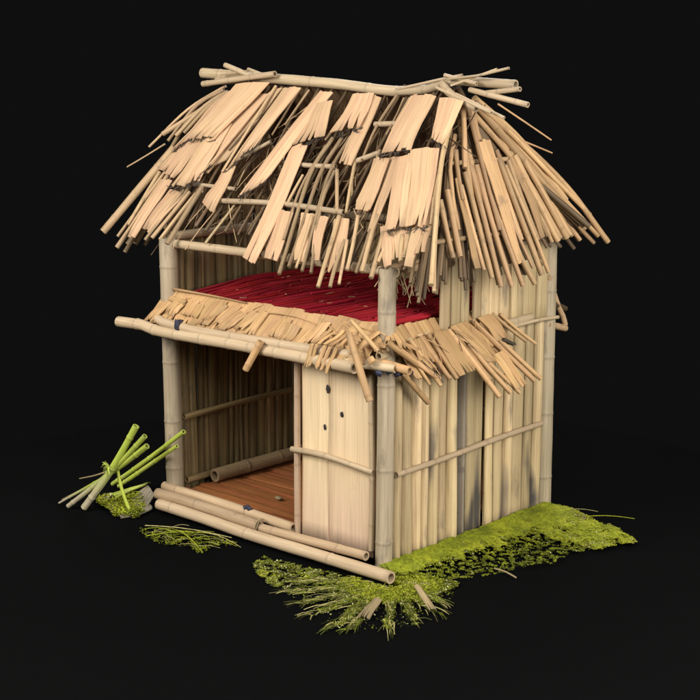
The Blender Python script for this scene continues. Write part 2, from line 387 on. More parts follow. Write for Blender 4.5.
RODS_H=[
 ([(1.188,0.195),(0.96,0.837)],0.030,3),
 ([(1.297,0.185),(1.27,0.843),(1.299,1.481)],0.027,2),
 ([(1.075,0.474),(0.839,0.869),(0.76,1.416)],0.024,0),
 ([(1.568,0.649),(1.689,1.6)],0.031,0),
 ([(1.422,0.642),(1.446,1.578)],0.031,0),
 ([(1.216,0.633),(1.162,1.552)],0.030,0),
 ([(1.821,0.765),(1.973,1.625)],0.031,0),
 ([(2.001,0.828),(2.178,1.601)],0.031,0),
 ([(1.163,0.529),(1.066,1.239)],0.030,0),
 ([(1.415,0.382),(1.518,1.168)],0.031,0),
 ([(0.859,0.82),(0.677,1.508)],0.024,0),
 ([(0.551,1.111),(0.521,1.681)],0.029,1),
 ([(0.692,1.021),(0.627,1.681)],0.035,1),
 ([(0.922,0.986),(0.935,1.843)],0.024,1),
 ([(1.035,0.861),(1.025,1.933)],0.030,1),
 ([(1.14,0.795),(1.128,2.036)],0.030,1),
 ([(1.234,0.799),(1.3,2.056)],0.033,1),
 ([(1.299,0.957),(1.479,2.066)],0.030,1),
 ([(1.387,1.376),(1.682,2.068)],0.027,1),
 ([(1.463,0.915),(1.718,1.905)],0.018,1),
 ([(1.624,0.767),(1.837,1.991)],0.031,1),
 ([(1.701,0.823),(1.963,1.984)],0.025,1),
 ([(1.895,0.727),(2.261,1.672)],0.037,1),
 ([(2.034,0.765),(2.433,1.655)],0.038,1),
 ([(1.666,0.653),(1.928,1.727)],0.028,0),
 ([(1.168,0.335),(1.03,1.144)],0.027,1),
 ([(0.985,0.635),(0.893,1.135)],0.024,1),
 ([(1.551,0.208),(2.149,0.889),(2.551,1.623)],0.037,0),
 ([(1.464,0.155),(2.236,0.991),(2.804,1.577)],0.043,1),
 ([(1.497,0.209),(2.528,1.04),(3.11,1.77)],0.031,2),
 ([(1.553,0.124),(2.264,0.787),(2.758,1.497)],0.037,0),
 ([(1.599,0.251),(2.227,0.915),(2.583,1.637)],0.031,0),
 ([(1.65,0.264),(2.462,1.135),(3.006,1.684)],0.025,1),
 ([(1.481,0.114),(2.063,0.574),(2.593,1.253)],0.037,1),
 ([(1.437,0.247),(1.979,0.88),(2.36,1.639)],0.031,0),
 ([(1.562,0.211),(2.374,0.977),(2.907,1.451)],0.025,2),
 ([(1.802,0.194),(2.556,0.603)],0.011,2),
 ([(1.938,0.559),(2.513,0.744)],0.011,2),
 ([(2.463,1.298),(2.897,1.752)],0.026,1),
 ([(2.254,1.057),(2.708,1.692)],0.025,0),
 ([(1.898,0.663),(2.203,1.668)],0.025,0),
 ([(1.687,0.358),(1.865,0.661)],0.025,0),
]
RODS_A=[
 ([(0.244,0.097),(0.304,0.631)],0.025,1),
 ([(0.408,0.078),(0.476,0.584)],0.028,1),
 ([(0.531,0.075),(0.57,0.602)],0.028,1),
 ([(0.793,0.092),(0.97,0.907)],0.031,2),
 ([(1.005,0.271),(1.205,0.886)],0.029,1),
 ([(1.266,0.024),(1.66,0.831)],0.027,1),
 ([(1.366,0.064),(1.768,0.827)],0.027,1),
 ([(1.625,-0.008),(1.888,0.382)],0.019,1),
 ([(1.738,0.022),(2.015,0.44)],0.019,1),
 ([(0.163,0.13),(0.211,0.581)],0.020,0),
 ([(0.955,0.133),(1.063,0.685)],0.026,0),
 ([(1.114,0.339),(1.382,0.9)],0.024,0),
]# ------------------------------------------------------------------ the setting
g = MB(); n = 24
c0 = V((-1.3, .9, 0)); ids = [g.vert(c0+V((5.4*math.cos(2*math.pi*i/64), 5.4*math.sin(2*math.pi*i/64), -.004))) for i in range(64)]
g.face(tuple(ids), tuple((0, 0) for _ in ids), 0, False)
gr = g.build('ground', M['ground']); gr['kind'] = 'structure'

# ------------------------------------------------------------------ the hut
W, D = 3.15, 2.67
hut = thing('bamboo_hut', 'two storey bamboo hut with a torn split bamboo roof and an open front', 'hut', (-W/2, D/2, 0))
def pole(name, pts, r, mat, parent, **kw):
    mb = MB(); tube(mb, pts, r, **kw); return mb.build(name, M[mat], parent)
# posts
pole('post', [(0,0,-.01), (.02,.0,1.5), (.03,0,3.02)], .085, 'post', hut, segs=20, nodes=.72, wob=.03, off=.45, swell=1.06, nval=.6)
pole('post', [(-W,0,-.01), (-W-.01,0,1.5), (-W-.02,0,3.05)], .098, 'post', hut, segs=20, nodes=.62, wob=.03, off=.75, swell=1.06, nval=.6)
pole('post', [(0,D+.02,-.01), (0,D+.01,1.5), (0,D,3.05)], .092, 'post', hut, segs=20, nodes=.66, wob=.03, swell=1.06, nval=.6)
pole('post', [(-W,D,-.01), (-W,D,3.05)], .092, 'post', hut, segs=14, nodes=.66, wob=.03)
# wall plates under the roof
pole('beam', [(-W-.05,.03,2.99), (-W/2,.05,2.99), (.1,.05,2.98)], .048, 'beam', hut, nodes=.7)
pole('beam', [(-.03,.02,3.0), (-.03,D/2,3.02), (-.03,D+.1,3.02)], .045, 'rod', hut, nodes=.7)
pole('beam', [(.05,.22,2.99), (.05,.95,2.985)], .04, 'rod', hut, nodes=.4, hollow=(False,False))
pole('beam', [(-W,.02,3.07), (-W,D+.2,3.08)], .05, 'beam', hut, nodes=.7)
pole('beam', [(-W-.2,D,3.12), (.2,D,3.12)], .05, 'beam', hut, nodes=.7)

# ---- roof
TH = math.atan(1.186); PH = math.atan(1.95/.7); AH = math.atan2(.66, .55)
LIFT = .035
def FP(x, s, lift=0.):
    return V((x, 1.335-s*math.cos(TH)-math.sin(TH)*lift, 4.72-s*math.sin(TH)+math.cos(TH)*lift))
def HP(y, s, lift=0.):
    return V((-.2+s*math.cos(PH)+math.sin(PH)*lift, y, 4.67-s*math.sin(PH)+math.cos(PH)*lift))
def AP(y, s, lift=0.):
    return V((.02+s*math.cos(AH)+math.sin(AH)*lift, y, 2.36-s*math.sin(AH)+math.cos(AH)*lift))
def BPt(x, s, lift=0.):
    return V((x, 1.335+s*math.cos(TH)+math.sin(TH)*lift, 4.72-s*math.sin(TH)+math.cos(TH)*lift))
NF = V((0,-math.sin(TH),math.cos(TH))); NH = V((math.sin(PH),0,math.cos(PH))); NA = V((math.sin(AH),0,math.cos(AH))); NB = V((0,math.sin(TH),math.cos(TH)))
fr = MB()
# rafters and a tangle of twigs under the thatch, and the two slopes that face away
x = -3.3
while x < .35:
    s0 = .02 if x < -.2 else (x+.2)/.7*2.61
    if s0 < 2.2: tube(fr, [FP(x+R.uniform(-.05,.05), s0, -.06), FP(x+R.uniform(-.08,.08), (1.98 if x < -1.75 else 2.2)+R.uniform(-.08,.06), -.05)], R.uniform(.012,.02), segs=6, step=.2, wob=.1, bend=.03, hollow=(False,False), rnd=R.random())
    x += R.uniform(.13,.24)
for i in range(230):
    x = R.uniform(-3.3,.1); s = R.uniform(.1,1.75); a = R.gauss(0,.55); l = R.uniform(.2,.7)
    p = FP(x, s, R.uniform(-.12,-.05)); q = FP(x+l*math.sin(a), s+l*math.cos(a), R.uniform(-.14,-.04))
    tube(fr, [p, (p+q)/2+NF*R.uniform(-.05,.03), q], R.uniform(.005,.011), .004, segs=5, step=.1, hollow=(False,False), wob=.2, mi=0 if R.random() < .7 else 1)
for i in range(46):
    y = R.uniform(-.1,2.9)
    tube(fr, [HP(1.335+(y-1.335)*.1, .1, -.05), HP(y, (2.0 if y < 2.1 else 1.72)+R.uniform(-.2,.05), -.05)], R.uniform(.014,.022), segs=6, step=.2, hollow=(False,False), bend=.02)
for i in range(46):         # left end
    y = -.15+3.0*(i+.5)/46; a = V((-3.35+R.uniform(-.05,.05), 1.335+(y-1.335)*.08, 4.66)); b = V((-3.98+R.uniform(-.06,.06), y, 2.95+R.uniform(-.15,.1)))
    tube(fr, [a, (a+b)/2+V((-.03,0,.03)), b], R.uniform(.018,.03), segs=6, step=.25, hollow=(False,False), mi=1)
x = -3.5                    # rear slope
while x < -.35:
    w = R.uniform(.12,.3); s0 = .03
    sheet(fr, BPt(x+w, s0), BPt(x, s0), BPt(x+R.uniform(-.05,.05), 2.45+R.uniform(-.15,.1), .02), BPt(x+w, 2.45, .02), NB, col=.05, mi=0)
    x += w*.92
for i in range(12):
    x = -.2+.75*i/11; tube(fr, [BPt(-.25, .05+.06*i, 0), BPt(x, 1.95, .02)], .03, segs=6, step=.3, hollow=(False,False), mi=0)
for k in range(40):         # loose straw hanging at the corner
    p = V((R.uniform(-.15,.12), R.uniform(.02,.75), R.uniform(2.9,3.05))); q = p+V((R.uniform(-.12,.12), R.uniform(-.15,.15), -R.uniform(.08,.32)))
    tube(fr, [p, (p+q)/2+V((R.uniform(-.03,.03),R.uniform(-.03,.03),0)), q], R.uniform(.005,.012), .004, segs=5, step=.06, hollow=(False,False), mi=1 if R.random() < .5 else 2, wob=.2)
roof = fr.build('roof', [M['frame'], M['rod'], M['dry']], hut)
def cell(P, N, t, mat, name, parent, fringe=0, **kw):
    lay = t[8]; mb = MB(); l = LIFT*lay
    sheet(mb, P(t[0],t[1],l), P(t[2],t[3],l), P(t[4],t[5],l), P(t[6],t[7],l), N, fringe=fringe, **kw)
    return mb.build(name, [M[mat], M['charred']], parent)
for t in SHEETS_F: cell(FP, NF, t, 'thatch', 'thatch_strip', roof, fringe=(2 if t[8] >= 2 else 0), arch=.016, rag=.06, col=.075)
for t in SHEETS_H: cell(HP, NH, t, 'hip', 'thatch_strip', roof, rag=.06)
def rods(P, data, mat, name, parent, nod=.45):
    for pts, r, lay in data:
        mb = MB(); l = LIFT*lay
        p3 = [P(x, s, l) for x, s in pts]
        tube(mb, p3, r, r*R.uniform(.75,1.05), segs=9, step=.1, nodes=nod if r > .017 else None, wob=.1, bend=R.uniform(0,.015), swell=1.07, nval=.4, hollow=(False, r > .034))
        mb.build(name, M[mat], parent)
rods(FP, RODS_F, 'rod', 'thatch_rod', roof)
rods(HP, RODS_H, 'hip', 'thatch_rod', roof)
# purlins tied across the front slope
for pts, r in (([(-2.692,.315,3.45),(-1.755,.337,3.477),(-.811,.315,3.45)], .03), ([(-2.15,.674,3.877),(-1.7,.66,3.86),(-1.25,.664,3.864)], .027),
               ([(-1.06,.70,3.91),(-.77,.80,4.02)], .028), ([(-1.03,1.02,4.287),(-.74,1.034,4.303)], .03), ([(-2.76,.66,3.86),(-2.387,.84,4.073)], .022),
               ([(-3.3,.42,3.6),(-2.5,.42,3.58)], .022)):
    mb = MB(); tube(mb, [V(p)+NF*.025 for p in pts], r, segs=10, nodes=.4, wob=.08); mb.build('purlin', M['beam'], roof)
for s in (.75, 1.5):
    mb = MB(); tube(mb, [HP(1.335-1.5*s/2.1+.1, s, -.02), HP(1.335+1.5*s/2.1, s, -.02)], .025, segs=8); mb.build('purlin', M['rod'], roof)
mb = MB(); tube(mb, [(-2.45,.36,3.45), (-2.5,-.05,3.05)], .014, segs=7, nodes=.1, wob=.1); mb.build('strut', M['dry'], roof)
# ridge
mb = MB(); tube(mb, [(-4.06,1.335,4.815),(-2.84,1.32,4.755),(-1.84,1.32,4.70),(-1.05,1.32,4.635),(-.5,1.32,4.655)], .060, .055, segs=14, nodes=.75, swell=1.07, wob=.05); mb.build('ridge_pole', M['beam'], roof)
mb = MB(); tube(mb, [(-.95,1.25,4.63),(-.581,1.25,4.655),(-.258,1.28,4.735),(.0,1.32,4.735),(.49,1.335,4.71)], .042, .048, segs=14, nodes=.5, swell=1.07, wob=.05); mb.build('ridge_pole', M['beam'], roof)
for pts, r in (([(-3.908,1.2,4.69),(-2.7,1.2,4.807)], .034), ([(-.32,1.2,4.72),(-.147,1.15,4.61),(.203,1.1,4.48)], .038), ([(.0,1.25,4.66),(.286,1.2,4.613),(.739,1.2,4.525)], .029),
               ([(-.087,1.2,4.754),(.506,1.2,4.869)], .014), ([(-.2,1.2,4.70),(.364,1.2,4.86)], .012), ([(.2,1.25,4.63),(.641,1.2,4.673)], .026),
               ([(-3.521,1.2,4.906),(-3.1,1.22,4.78)], .03), ([(-3.35,1.4,4.86),(-2.95,1.35,4.77)], .02), ([(-.9,1.22,4.66),(-.35,1.24,4.76),(-.1,1.25,4.80)], .016), ([(-3.75,1.28,4.73),(-3.2,1.3,4.74)], .045), ([(-.35,1.15,4.68),(.42,1.05,4.45)], .016), ([(-.25,1.2,4.76),(.2,1.15,4.80)], .012), ([(-3.6,1.2,4.80),(-3.15,1.2,4.84)], .010), ([(-.3,1.22,4.80),(.12,1.2,4.72)], .02), ([(-.1,1.15,4.62),(.5,1.15,4.40)], .016)):
    mb = MB(); tube(mb, pts, r, segs=10, nodes=.35 if r > .02 else None, wob=.1); mb.build('crossing_pole', M['beam'], roof)

# ---- walls
def clamp(v, a=0., b=1.): return max(a, min(b, v))
def plank(mb, a, b, z0, z1, axis, at, out, arch, mi=0, rag=.02, lean=0):
    """A half-round split plank standing on a wall line: axis 'y' (side walls, at = x) or 'x' (front and back, at = y)."""
    rnd = R.random(); u0, v0 = R.uniform(0,50), R.uniform(0,50); ns = 6; nz = max(4, int((z1-z0)/.2)); rows = []
    ph = R.uniform(0,6)
    for i in range(nz+1):
        t = i/nz; z = z0+(z1-z0)*t; row = []
        for j in range(ns+1):
            u = j/ns; w = a+(b-a)*u; h = arch*math.sqrt(max(0, 1-(2*u-1)**2))+.006*math.sin(ph+z*2.3)
            wj = w+.006*math.sin(ph*2+z*1.7)+lean*t
            zz = z+(R.uniform(-rag,rag) if i in (0,nz) else 0)
            p = (at+out*h, wj, zz) if axis == 'y' else (wj, at+out*h, zz)
            row.append(mb.vert(p, rnd, 0, 1))
        # back
        for u in (1, 0):
            w = a+(b-a)*u+lean*t; p = (at-out*.02, w, z) if axis == 'y' else (w, at-out*.02, z)
            row.append(mb.vert(p, rnd, 0, 1))
        rows.append(row)
    n = ns+3
    flip = (out > 0) == (axis == 'y')
    for i in range(nz):
        for j in range(n):
            k = (j+1) % n; za, zb = v0+(z1-z0)*i/nz, v0+(z1-z0)*(i+1)/nz; ua, ub = u0+(b-a)*j/ns, u0+(b-a)*(j+1)/ns
            f = (rows[i][j], rows[i][k], rows[i+1][k], rows[i+1][j]); q = ((ua,za),(ub,za),(ub,zb),(ua,zb))
            if not flip: f = f[::-1]; q = q[::-1]
            mb.face(f, q, mi, j < ns)
    for i in (0, nz):
        f = tuple(rows[i]); f = f if (i == 0) != flip else f[::-1]
        mb.face(f, tuple((u0+.01*k, v0) for k in range(n)), mi, False)
sw = MB()
ys = [(.10,.225,.065,0),(.228,.405,.075,0),(.412,.535,.05,0),(.54,.655,.05,0),(.675,.815,.045,0),(.82,.955,.05,0),(.965,1.12,.05,0),(1.15,1.245,.055,1),(1.27,1.43,.025,0),(1.433,1.60,.02,0),
      (1.604,1.745,.025,0),(1.77,1.93,.025,0),(1.933,2.08,.03,0),(2.085,2.28,.022,0),(2.285,2.44,.03,0),(2.45,2.59,.05,0)]
for a, b, arch, mi in ys:
    gp = R.choice((0,.004,.014)); plank(sw, a+.003, b-.006-gp, R.uniform(-.02,.02), 2.32 if a < .8 else 2.27, 'y', R.choice((.0,.0,-.012,-.025)), 1, arch*1.25, mi)
for a, b, arch in ((.80,.95,.012),(.953,1.1,.014),(1.103,1.24,.012),(1.325,1.44,.014),(1.443,1.57,.016),(1.575,1.75,.016),(1.753,1.93,.014),(1.955,2.06,.018),(2.063,2.17,.016),(2.18,2.41,.014),(2.42,2.6,.03)):
    plank(sw, a, b, 2.2+R.uniform(-.02,.02), 3.06+R.uniform(-.03,.02), 'y', .035, 1, arch, 0)
for i, p in enumerate(sw.v):
    q = noise.noise(V((p.y*5, p.z*1.1, 2)))+.5*noise.noise(V((p.y*13, p.z*2, 5)))
    sw.tip[i] = clamp(.50+.5*p.z+1.0*q, .26 if p.z > .8 else .10)
wall_r = sw.build('side_wall', [M['plank'], M['greyplank']], hut)
pole('rail', [(.07,.10,.985),(.085,.8,1.005),(.075,1.6,1.035),(.07,2.52,1.05)], .03, 'beam', wall_r, segs=12, nodes=.42, wob=.08)
pole('rail', [(.10,1.9,2.215),(.10,2.4,2.225),(.10,2.74,2.21)], .021, 'beam', hut, segs=10, nodes=.4, wob=.08)
# left wall, seen from inside
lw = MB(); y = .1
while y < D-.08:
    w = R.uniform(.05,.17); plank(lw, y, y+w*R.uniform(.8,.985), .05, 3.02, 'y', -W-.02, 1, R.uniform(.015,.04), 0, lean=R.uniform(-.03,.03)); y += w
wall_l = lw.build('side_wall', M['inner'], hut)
pole('rail', [(-W+.06,.1,1.03),(-W+.07,1.3,1.06),(-W+.06,2.6,1.06)], .035, 'inner', wall_l, segs=10, nodes=.4, wob=.1)
pole('rail', [(-W+.06,.12,.29),(-W+.06,2.6,.30)], .042, 'inner', wall_l, segs=10, nodes=.4, wob=.1)
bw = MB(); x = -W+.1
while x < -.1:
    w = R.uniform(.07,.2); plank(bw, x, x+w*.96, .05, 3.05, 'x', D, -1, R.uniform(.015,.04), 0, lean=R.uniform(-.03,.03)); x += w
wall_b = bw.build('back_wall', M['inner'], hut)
pole('rail', [(-W+.1,D-.07,1.04),(-.1,D-.07,1.04)], .035, 'inner', wall_b, nodes=.4)

# ---- front panel
fp = MB(); x0 = -1.125
for w in (.385,.59):
    plank(fp, x0, x0+w-.001, .11, 1.95, 'x', .0, -1, R.uniform(.004,.008), 0, rag=.004); x0 += w
for x, z, rx, rz in ((-.745,1.735,.036,.062),(-.554,1.505,.03,.042),(-.788,1.335,.026,.042)):
    blob(fp, (x,-.0085,z), 1, (rx*.66,.0055,rz*.68), 1, jit=.35, n=12)
    for k in range(0):
        dx = R.uniform(-.5,.5)*rx; l = R.uniform(.04,.11); sg = R.choice((-1,1)); tube(fp, [(x+dx,-.006,z+sg*rz*.3),(x+dx*.7,-.007,z+sg*(rz*.6+l))], .005, .0015, segs=5, flat=.7, hollow=(False,False), mi=1)
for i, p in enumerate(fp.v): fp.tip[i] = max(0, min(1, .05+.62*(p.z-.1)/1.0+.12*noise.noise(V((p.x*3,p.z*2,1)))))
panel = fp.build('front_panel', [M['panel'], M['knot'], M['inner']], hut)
pole('stile', [(-1.165,-.03,.14),(-1.16,-.03,1.1),(-1.15,-.03,1.99)], .034, 'stile', panel, segs=12, nodes=.6, wob=.05, swell=1.06)
pole('stile', [(-.135,-.03,.2),(-.115,-.04,1.0),(-.15,-.03,1.98)], .03, 'beam', panel, segs=12, nodes=.5, wob=.05)
pole('rail', [(-1.2,-.07,1.045),(-.75,-.075,1.065),(-.08,-.07,1.015)], .03, 'beam', panel, segs=12, nodes=.35, wob=.08)
pole('post', [(-.06,.06,0),(-.05,.06,2.0)], .04, 'beam', hut, segs=10, nodes=.6)

# ---- floors
fl = MB(); y = -.02
while y < D-.12:
    w = R.uniform(.10,.2) if y > 0 else .11; z = .215+R.uniform(-.004,.004)
    xe = -1.19 if y < .06 else -.1
    sheet(fl, (-W+.1,y,z), (-W+.1,y+w,z), (xe,y+w+R.uniform(-.006,.006),z), (xe,y,z), (0,0,1), arch=.006, thick=.03, col=.06, rag=.0, hj=.003, split=0); y += w+.002
flo = fl.build('floor', M['floor'], hut)
pole('floor_pole', [(-3.24,-.085,.235),(-2.2,-.085,.235),(-1.18,-.075,.205)], .052, 'floorpole', flo, segs=14, nodes=.95, wob=.05)
pole('floor_pole', [(-3.22,-.2,.175),(-2.5,-.2,.19),(-1.56,-.2,.165)], .062, 'floorpole', flo, segs=14, nodes=.9, wob=.05, hollow=(False,True))
pole('floor_pole', [(-1.54,-.2,.155),(-.8,-.2,.18),(-.05,-.2,.205)], .046, 'floorpole', flo, segs=14, nodes=.9, wob=.05)
pole('floor_pole', [(-3.09,-.29,.10),(-2.39,-.29,.10),(-1.6,-.29,.085),(-.6,-.29,.10),(.36,-.3,.115)], .062, 'beam', flo, segs=16, nodes=1.2, wob=.05, off=.2)
pole('floor_pole', [(-W-.03,0,.1),(-W-.03,D,.1)], .06, 'inner', flo, nodes=.7)
mb = MB()
for k in range(3): blob(mb, (-1.87+.03*k,-.10,.28+.012*(k%2)), .026, (1.2,1,.8), 0, jit=.6)
mb.build('binding', M['tape'], flo)
mb = MB()
for k in range(2): tube(mb, [(-1.57+.03*k,-.262,.16),(-1.56+.03*k,-.235,.232),(-1.55+.03*k,-.17,.245)], .008, segs=6, step=.03, hollow=(False,False))
mb.build('binding', M['dry'], flo)
uf = MB(); y = .0
while y < D-.02:
    w = R.uniform(.07,.11); tube(uf, [(-W+.05,y+w/2,2.33),(-.04,y+w/2,2.33)], w*.5, segs=8, step=.5, wob=.06); y += w
upf = uf.build('upper_floor', M['inner'], hut)

# ---- front awning
aw = MB()
def AF(x, t, lift=0.): return V((x, .03-.27*t-.66*lift, 2.475-.30*t+.05*math.sin(x*2)*t+.75*lift))
NAF = V((0,-.74,.67))
x = -3.2
while x < -.12:
    w = R.uniform(.16,.36)
    sk = R.uniform(-.12,.04)
    sheet(aw, AF(x,R.uniform(-.05,.05),.012), AF(x+w,R.uniform(-.05,.05),.0), AF(x+w+sk,1.12,.0), AF(x+sk,1.12,.012), NAF, col=.09, rag=.04, arch=.006, hj=.005); x += w*.92
x = -3.15
while x < -.75:            # shorter pieces lying over the first layer, ragged below
    w = R.uniform(.08,.24); t0 = R.uniform(.15,.5); t1 = R.uniform(.85,1.15); sk = R.uniform(-.14,.02)
    if R.random() < .75: sheet(aw, AF(x,t0,.035), AF(x+w,t0+R.uniform(-.08,.08),.03), AF(x+w+sk,t1,.03), AF(x+sk,t1+R.uniform(-.1,.1),.04), NAF, col=.035, rag=.16, arch=.012, hj=.008)
    x += w*R.uniform(.6,1.1)
for i in range(5):
    x = R.uniform(-3.2,-.1); l = R.uniform(.2,.55)
    p = AF(x, R.uniform(.0,.8), .02); q = AF(x+l, min(1.1, R.uniform(.0,.9)), .022)
    tube(aw, [p,(p+q)/2+V((0,-.01,.01)),q], R.uniform(.005,.012), .005, segs=5, step=.1, hollow=(False,False), mi=0 if R.random() < .75 else 1)
for i in range(26):        # torn corner by the post
    x = R.uniform(-.75,.12); t = R.uniform(.1,1.0); p = AF(x,t,.02); a = R.uniform(-1.2,1.2); l = R.uniform(.1,.32)
    q = p+V((math.cos(a)*l, -.25*l, -abs(math.sin(a))*l*.55))
    if R.random() < .3: tube(aw, [p,(p+q)/2+V((0,-.012,.012)),q], R.uniform(.006,.012), .006, segs=6, step=.08, hollow=(False,False), mi=0)
    else:
        d = (q-p).normalized().cross(NAF).normalized()*R.uniform(.025,.055); sheet(aw, p+d, p-d, q-d, q+d, NAF, col=.03, rag=.15)
for k in range(9):         # thatch that turns the corner
    a = math.radians(-105+125*k/8+R.uniform(-22,22)); d = V((math.cos(a), math.sin(a), 0)); s_ = V((-d.y, d.x, 0)); l = R.uniform(.14,.42); wd = R.uniform(.015,.06)
    o_ = V((R.uniform(-.09,.05),.02+R.uniform(-.04,.08),2.43+R.uniform(-.05,.02)))+d*.05; e = o_+d*l+V((R.uniform(-.04,.04),R.uniform(-.04,.04),-R.uniform(.45,.85)*l)); nn = (d*.6+V((0,0,.8)))
    sheet(aw, o_-s_*wd*.7, o_+s_*wd*.7, e+s_*wd, e-s_*wd, nn, col=.03, rag=.15, arch=.01)
for i in range(5):
    x = -.70+.075*i+R.uniform(-.012,.012); wd = R.uniform(.035,.055); z1 = 2.03-R.uniform(0,.05); sh = R.uniform(-.06,-.02)
    sheet(aw, AF(x+.06,.35,.02), AF(x+.06+wd,.35,.02), (x+wd,-.285,2.25), (x,-.285,2.25), NAF, col=.03, rag=0, split=0)
    sheet(aw, (x,-.285,2.25), (x+wd,-.285,2.25), (x+wd+sh,-.375,z1), (x+sh,-.375,z1), (0,-.93,.36), col=.025, rag=.12)
    continue
    p = AF(x,.55,.03); tube(aw, [p, V((x-.02,-.335,2.165)), V((x-.04+R.uniform(-.03,.03),-.355,2.06-R.uniform(0,.05))), V((x-.05,-.335,2.01-R.uniform(0,.06)))], R.uniform(.020,.030), .012, flat=.4, segs=8, step=.05, hollow=(False,False))
tube(aw, [(-3.06,-.03,2.50),(-2.5,-.01,2.49),(-1.9,-.02,2.475)], .015, .008, segs=8, nodes=.5, step=.12, wob=.2)
tube(aw, [(-3.25,-.02,2.40),(-2.75,-.12,2.39)], .035, segs=8, nodes=.4, flat=.5)
awn = aw.build('awning', [M['awning'], M['frame']], hut)
tag_label = 'front awning of matted tan thatch'
awn['label'] = tag_label
pole('awning_pole', [(-3.72,-.28,2.09),(-3.45,-.28,2.10),(-3.26,-.29,2.105),(-3.1,-.28,2.075),(-2.672,-.28,2.07),(-1.728,-.28,2.085),(-.86,-.28,2.085),(-.12,-.29,2.085)], .06, 'beam', awn, segs=16, nodes=.36, wob=.05, swell=1.12, off=.95)
pole('awning_pole', [(-3.16,-.20,2.205),(-3.0,-.24,2.17),(-2.53,-.25,2.15),(-1.7,-.25,2.155),(-1.02,-.25,2.165),(-.2,-.2,2.18)], .052, .052 and 'beam', awn, segs=14, nodes=.8, wob=.05, off=.55)
pole('awning_pole', [(-1.332,-.36,2.19),(-1.499,-.42,1.885)], .036, 'awning', awn, segs=12, nodes=.2, wob=.08)
pole('awning_pole', [(-.17,-.28,2.53),(.2,-.31,2.29)], .022, 'awning', awn, segs=10, nodes=.3)
pole('awning_pole', [(-.15,-.34,2.42),(-.05,-.36,2.24),(.05,-.38,2.05),(.155,-.38,1.82)], .036, .04 and 'awning', awn, segs=12, nodes=.5)
pole('awning_pole', [(-.5,-.24,2.14),(-.1,-.22,2.12),(.26,-.14,2.11)], .045, 'beam', awn, segs=12, nodes=.4)
mb = MB(); tube(mb, [(-2.72,-.25,2.165),(-2.66,-.25,2.163)], .062, segs=12, step=.02, wob=.3); 
for k in range(3): blob(mb, (-2.69,-.30,2.17+.02*k), .03, (1,.7,1), 0, jit=.6)
mb.build('binding', M['tape'], awn)
mb = MB()
for k in range(4): blob(mb, (.10+.08*k,-.2+.05*k,2.055+.02*(k%2)), .038, (1.3,.8,.8), 0, jit=.7)
mb.build('binding', M['tape'], awn)

# ---- side awning
sa = MB()
for t in SHEETS_A:
    l = LIFT*t[8]; sheet(sa, AP(t[0],t[1],l), AP(t[2],t[3],l), AP(t[4],t[5],l), AP(t[6],t[7],l), NA, rag=.08, col=.06, hj=.004)
y = .1
while y < 1.5:
    w = R.uniform(.08,.16); sheet(sa, AP(y,-.11,-.02), AP(y+w,-.11,-.02), AP(y+w+R.uniform(-.02,.06),R.uniform(.4,.6),-.02), AP(y,R.uniform(.4,.6),-.02), NA, rag=.15, col=.03); y += w*.95
for i in range(12):
    y = R.uniform(.15,1.6); s = R.uniform(0,.45); p = AP(y,s,.08); q = AP(y+R.uniform(-.15,.3), s+R.uniform(.1,.3), .09)
    tube(sa, [p,(p+q)/2+NA*.012,q], R.uniform(.004,.008), .003, segs=5, step=.08, hollow=(False,False), mi=0 if R.random() < .88 else 1)
for k in range(4): blob(sa, AP(1.52+.03*k,.33+.02*k,.07), .03, (1.3,1,.6), 1, jit=.7)
sawn = sa.build('awning', [M['awning'], M['charred']], hut)
sawn['label'] = 'side awning of loose overlapping split bamboo'
rods(AP, RODS_A, 'awning', 'awning_rod', sawn, .3)
for pts, r in (([(.2,-.2,2.36),(.3,.29,2.02)], .03), ([(.2,.0,2.06),(.24,.37,1.69)], .028), ([(.1,-.05,2.33),(.42,.33,1.95)], .028), ([(.0,-.12,2.14),(.4,-.1,2.10)], .042)):
    mb = MB(); tube(mb, pts, r, segs=10, nodes=.25, wob=.08); mb.build('awning_rod', M['awning'], sawn)
pole('beam', [(.06,-.15,2.2),(.07,1.2,2.24),(.06,2.3,2.26)], .045, 'beam', hut, nodes=.5)

# ---- broken bracket on the far corner
br = MB()
tube(br, [(.05,2.60,2.68),(.05,2.80,2.33),(.05,2.90,2.2),(.05,2.955,2.09)], .03, segs=10, nodes=.3)
tube(br, [(.05,2.62,2.14),(.05,2.96,2.05)], .036, segs=10, nodes=.3)
bro = br.build('bracket', M['rod'], hut)
pole('binding', [(.05,2.68,2.37),(.05,2.95,2.27)], .03, 'frame', bro, segs=10)

# ------------------------------------------------------------------ red mat on the upper floor
rm = MB()
def ZR(x, y):
    k = max(0, min(1, (-x-1.6)/1.4)); return 2.42+.10*k*min(1, y/1.2)+.02*noise.noise(V((x*2, y*1.5, 3)))
x = -3.03
while x < -.1:
    w = R.uniform(.03,.075); a = R.uniform(-.09,.05)
    y0 = R.uniform(.0,.06); pts = [(x+a*(y-.0)/2.6, y, ZR(x,y)+R.uniform(-.008,.012)) for y in (y0,.5,1.0,1.6,2.1,2.55)]
    tube(rm, pts, w*.62, segs=7, step=.2, flat=.6 if w < .045 else .35, wob=.15, hollow=(False,False)); x += w*.88
for i in range(70):
    x = R.uniform(-3.0,-.15); y = R.uniform(.03,2.3); l = R.uniform(.25,.8); a = R.gauss(-.12,.16)
    p = V((x, y, ZR(x,y)+.035)); q = V((min(-.06,max(-3.05,x+l*math.sin(a))), min(2.55,y+l*math.cos(a)), 0)); q.z = ZR(q.x,q.y)+R.uniform(.03,.06)
    tube(rm, [p,q], R.uniform(.005,.011), .004, segs=5, step=.2, hollow=(False,False))
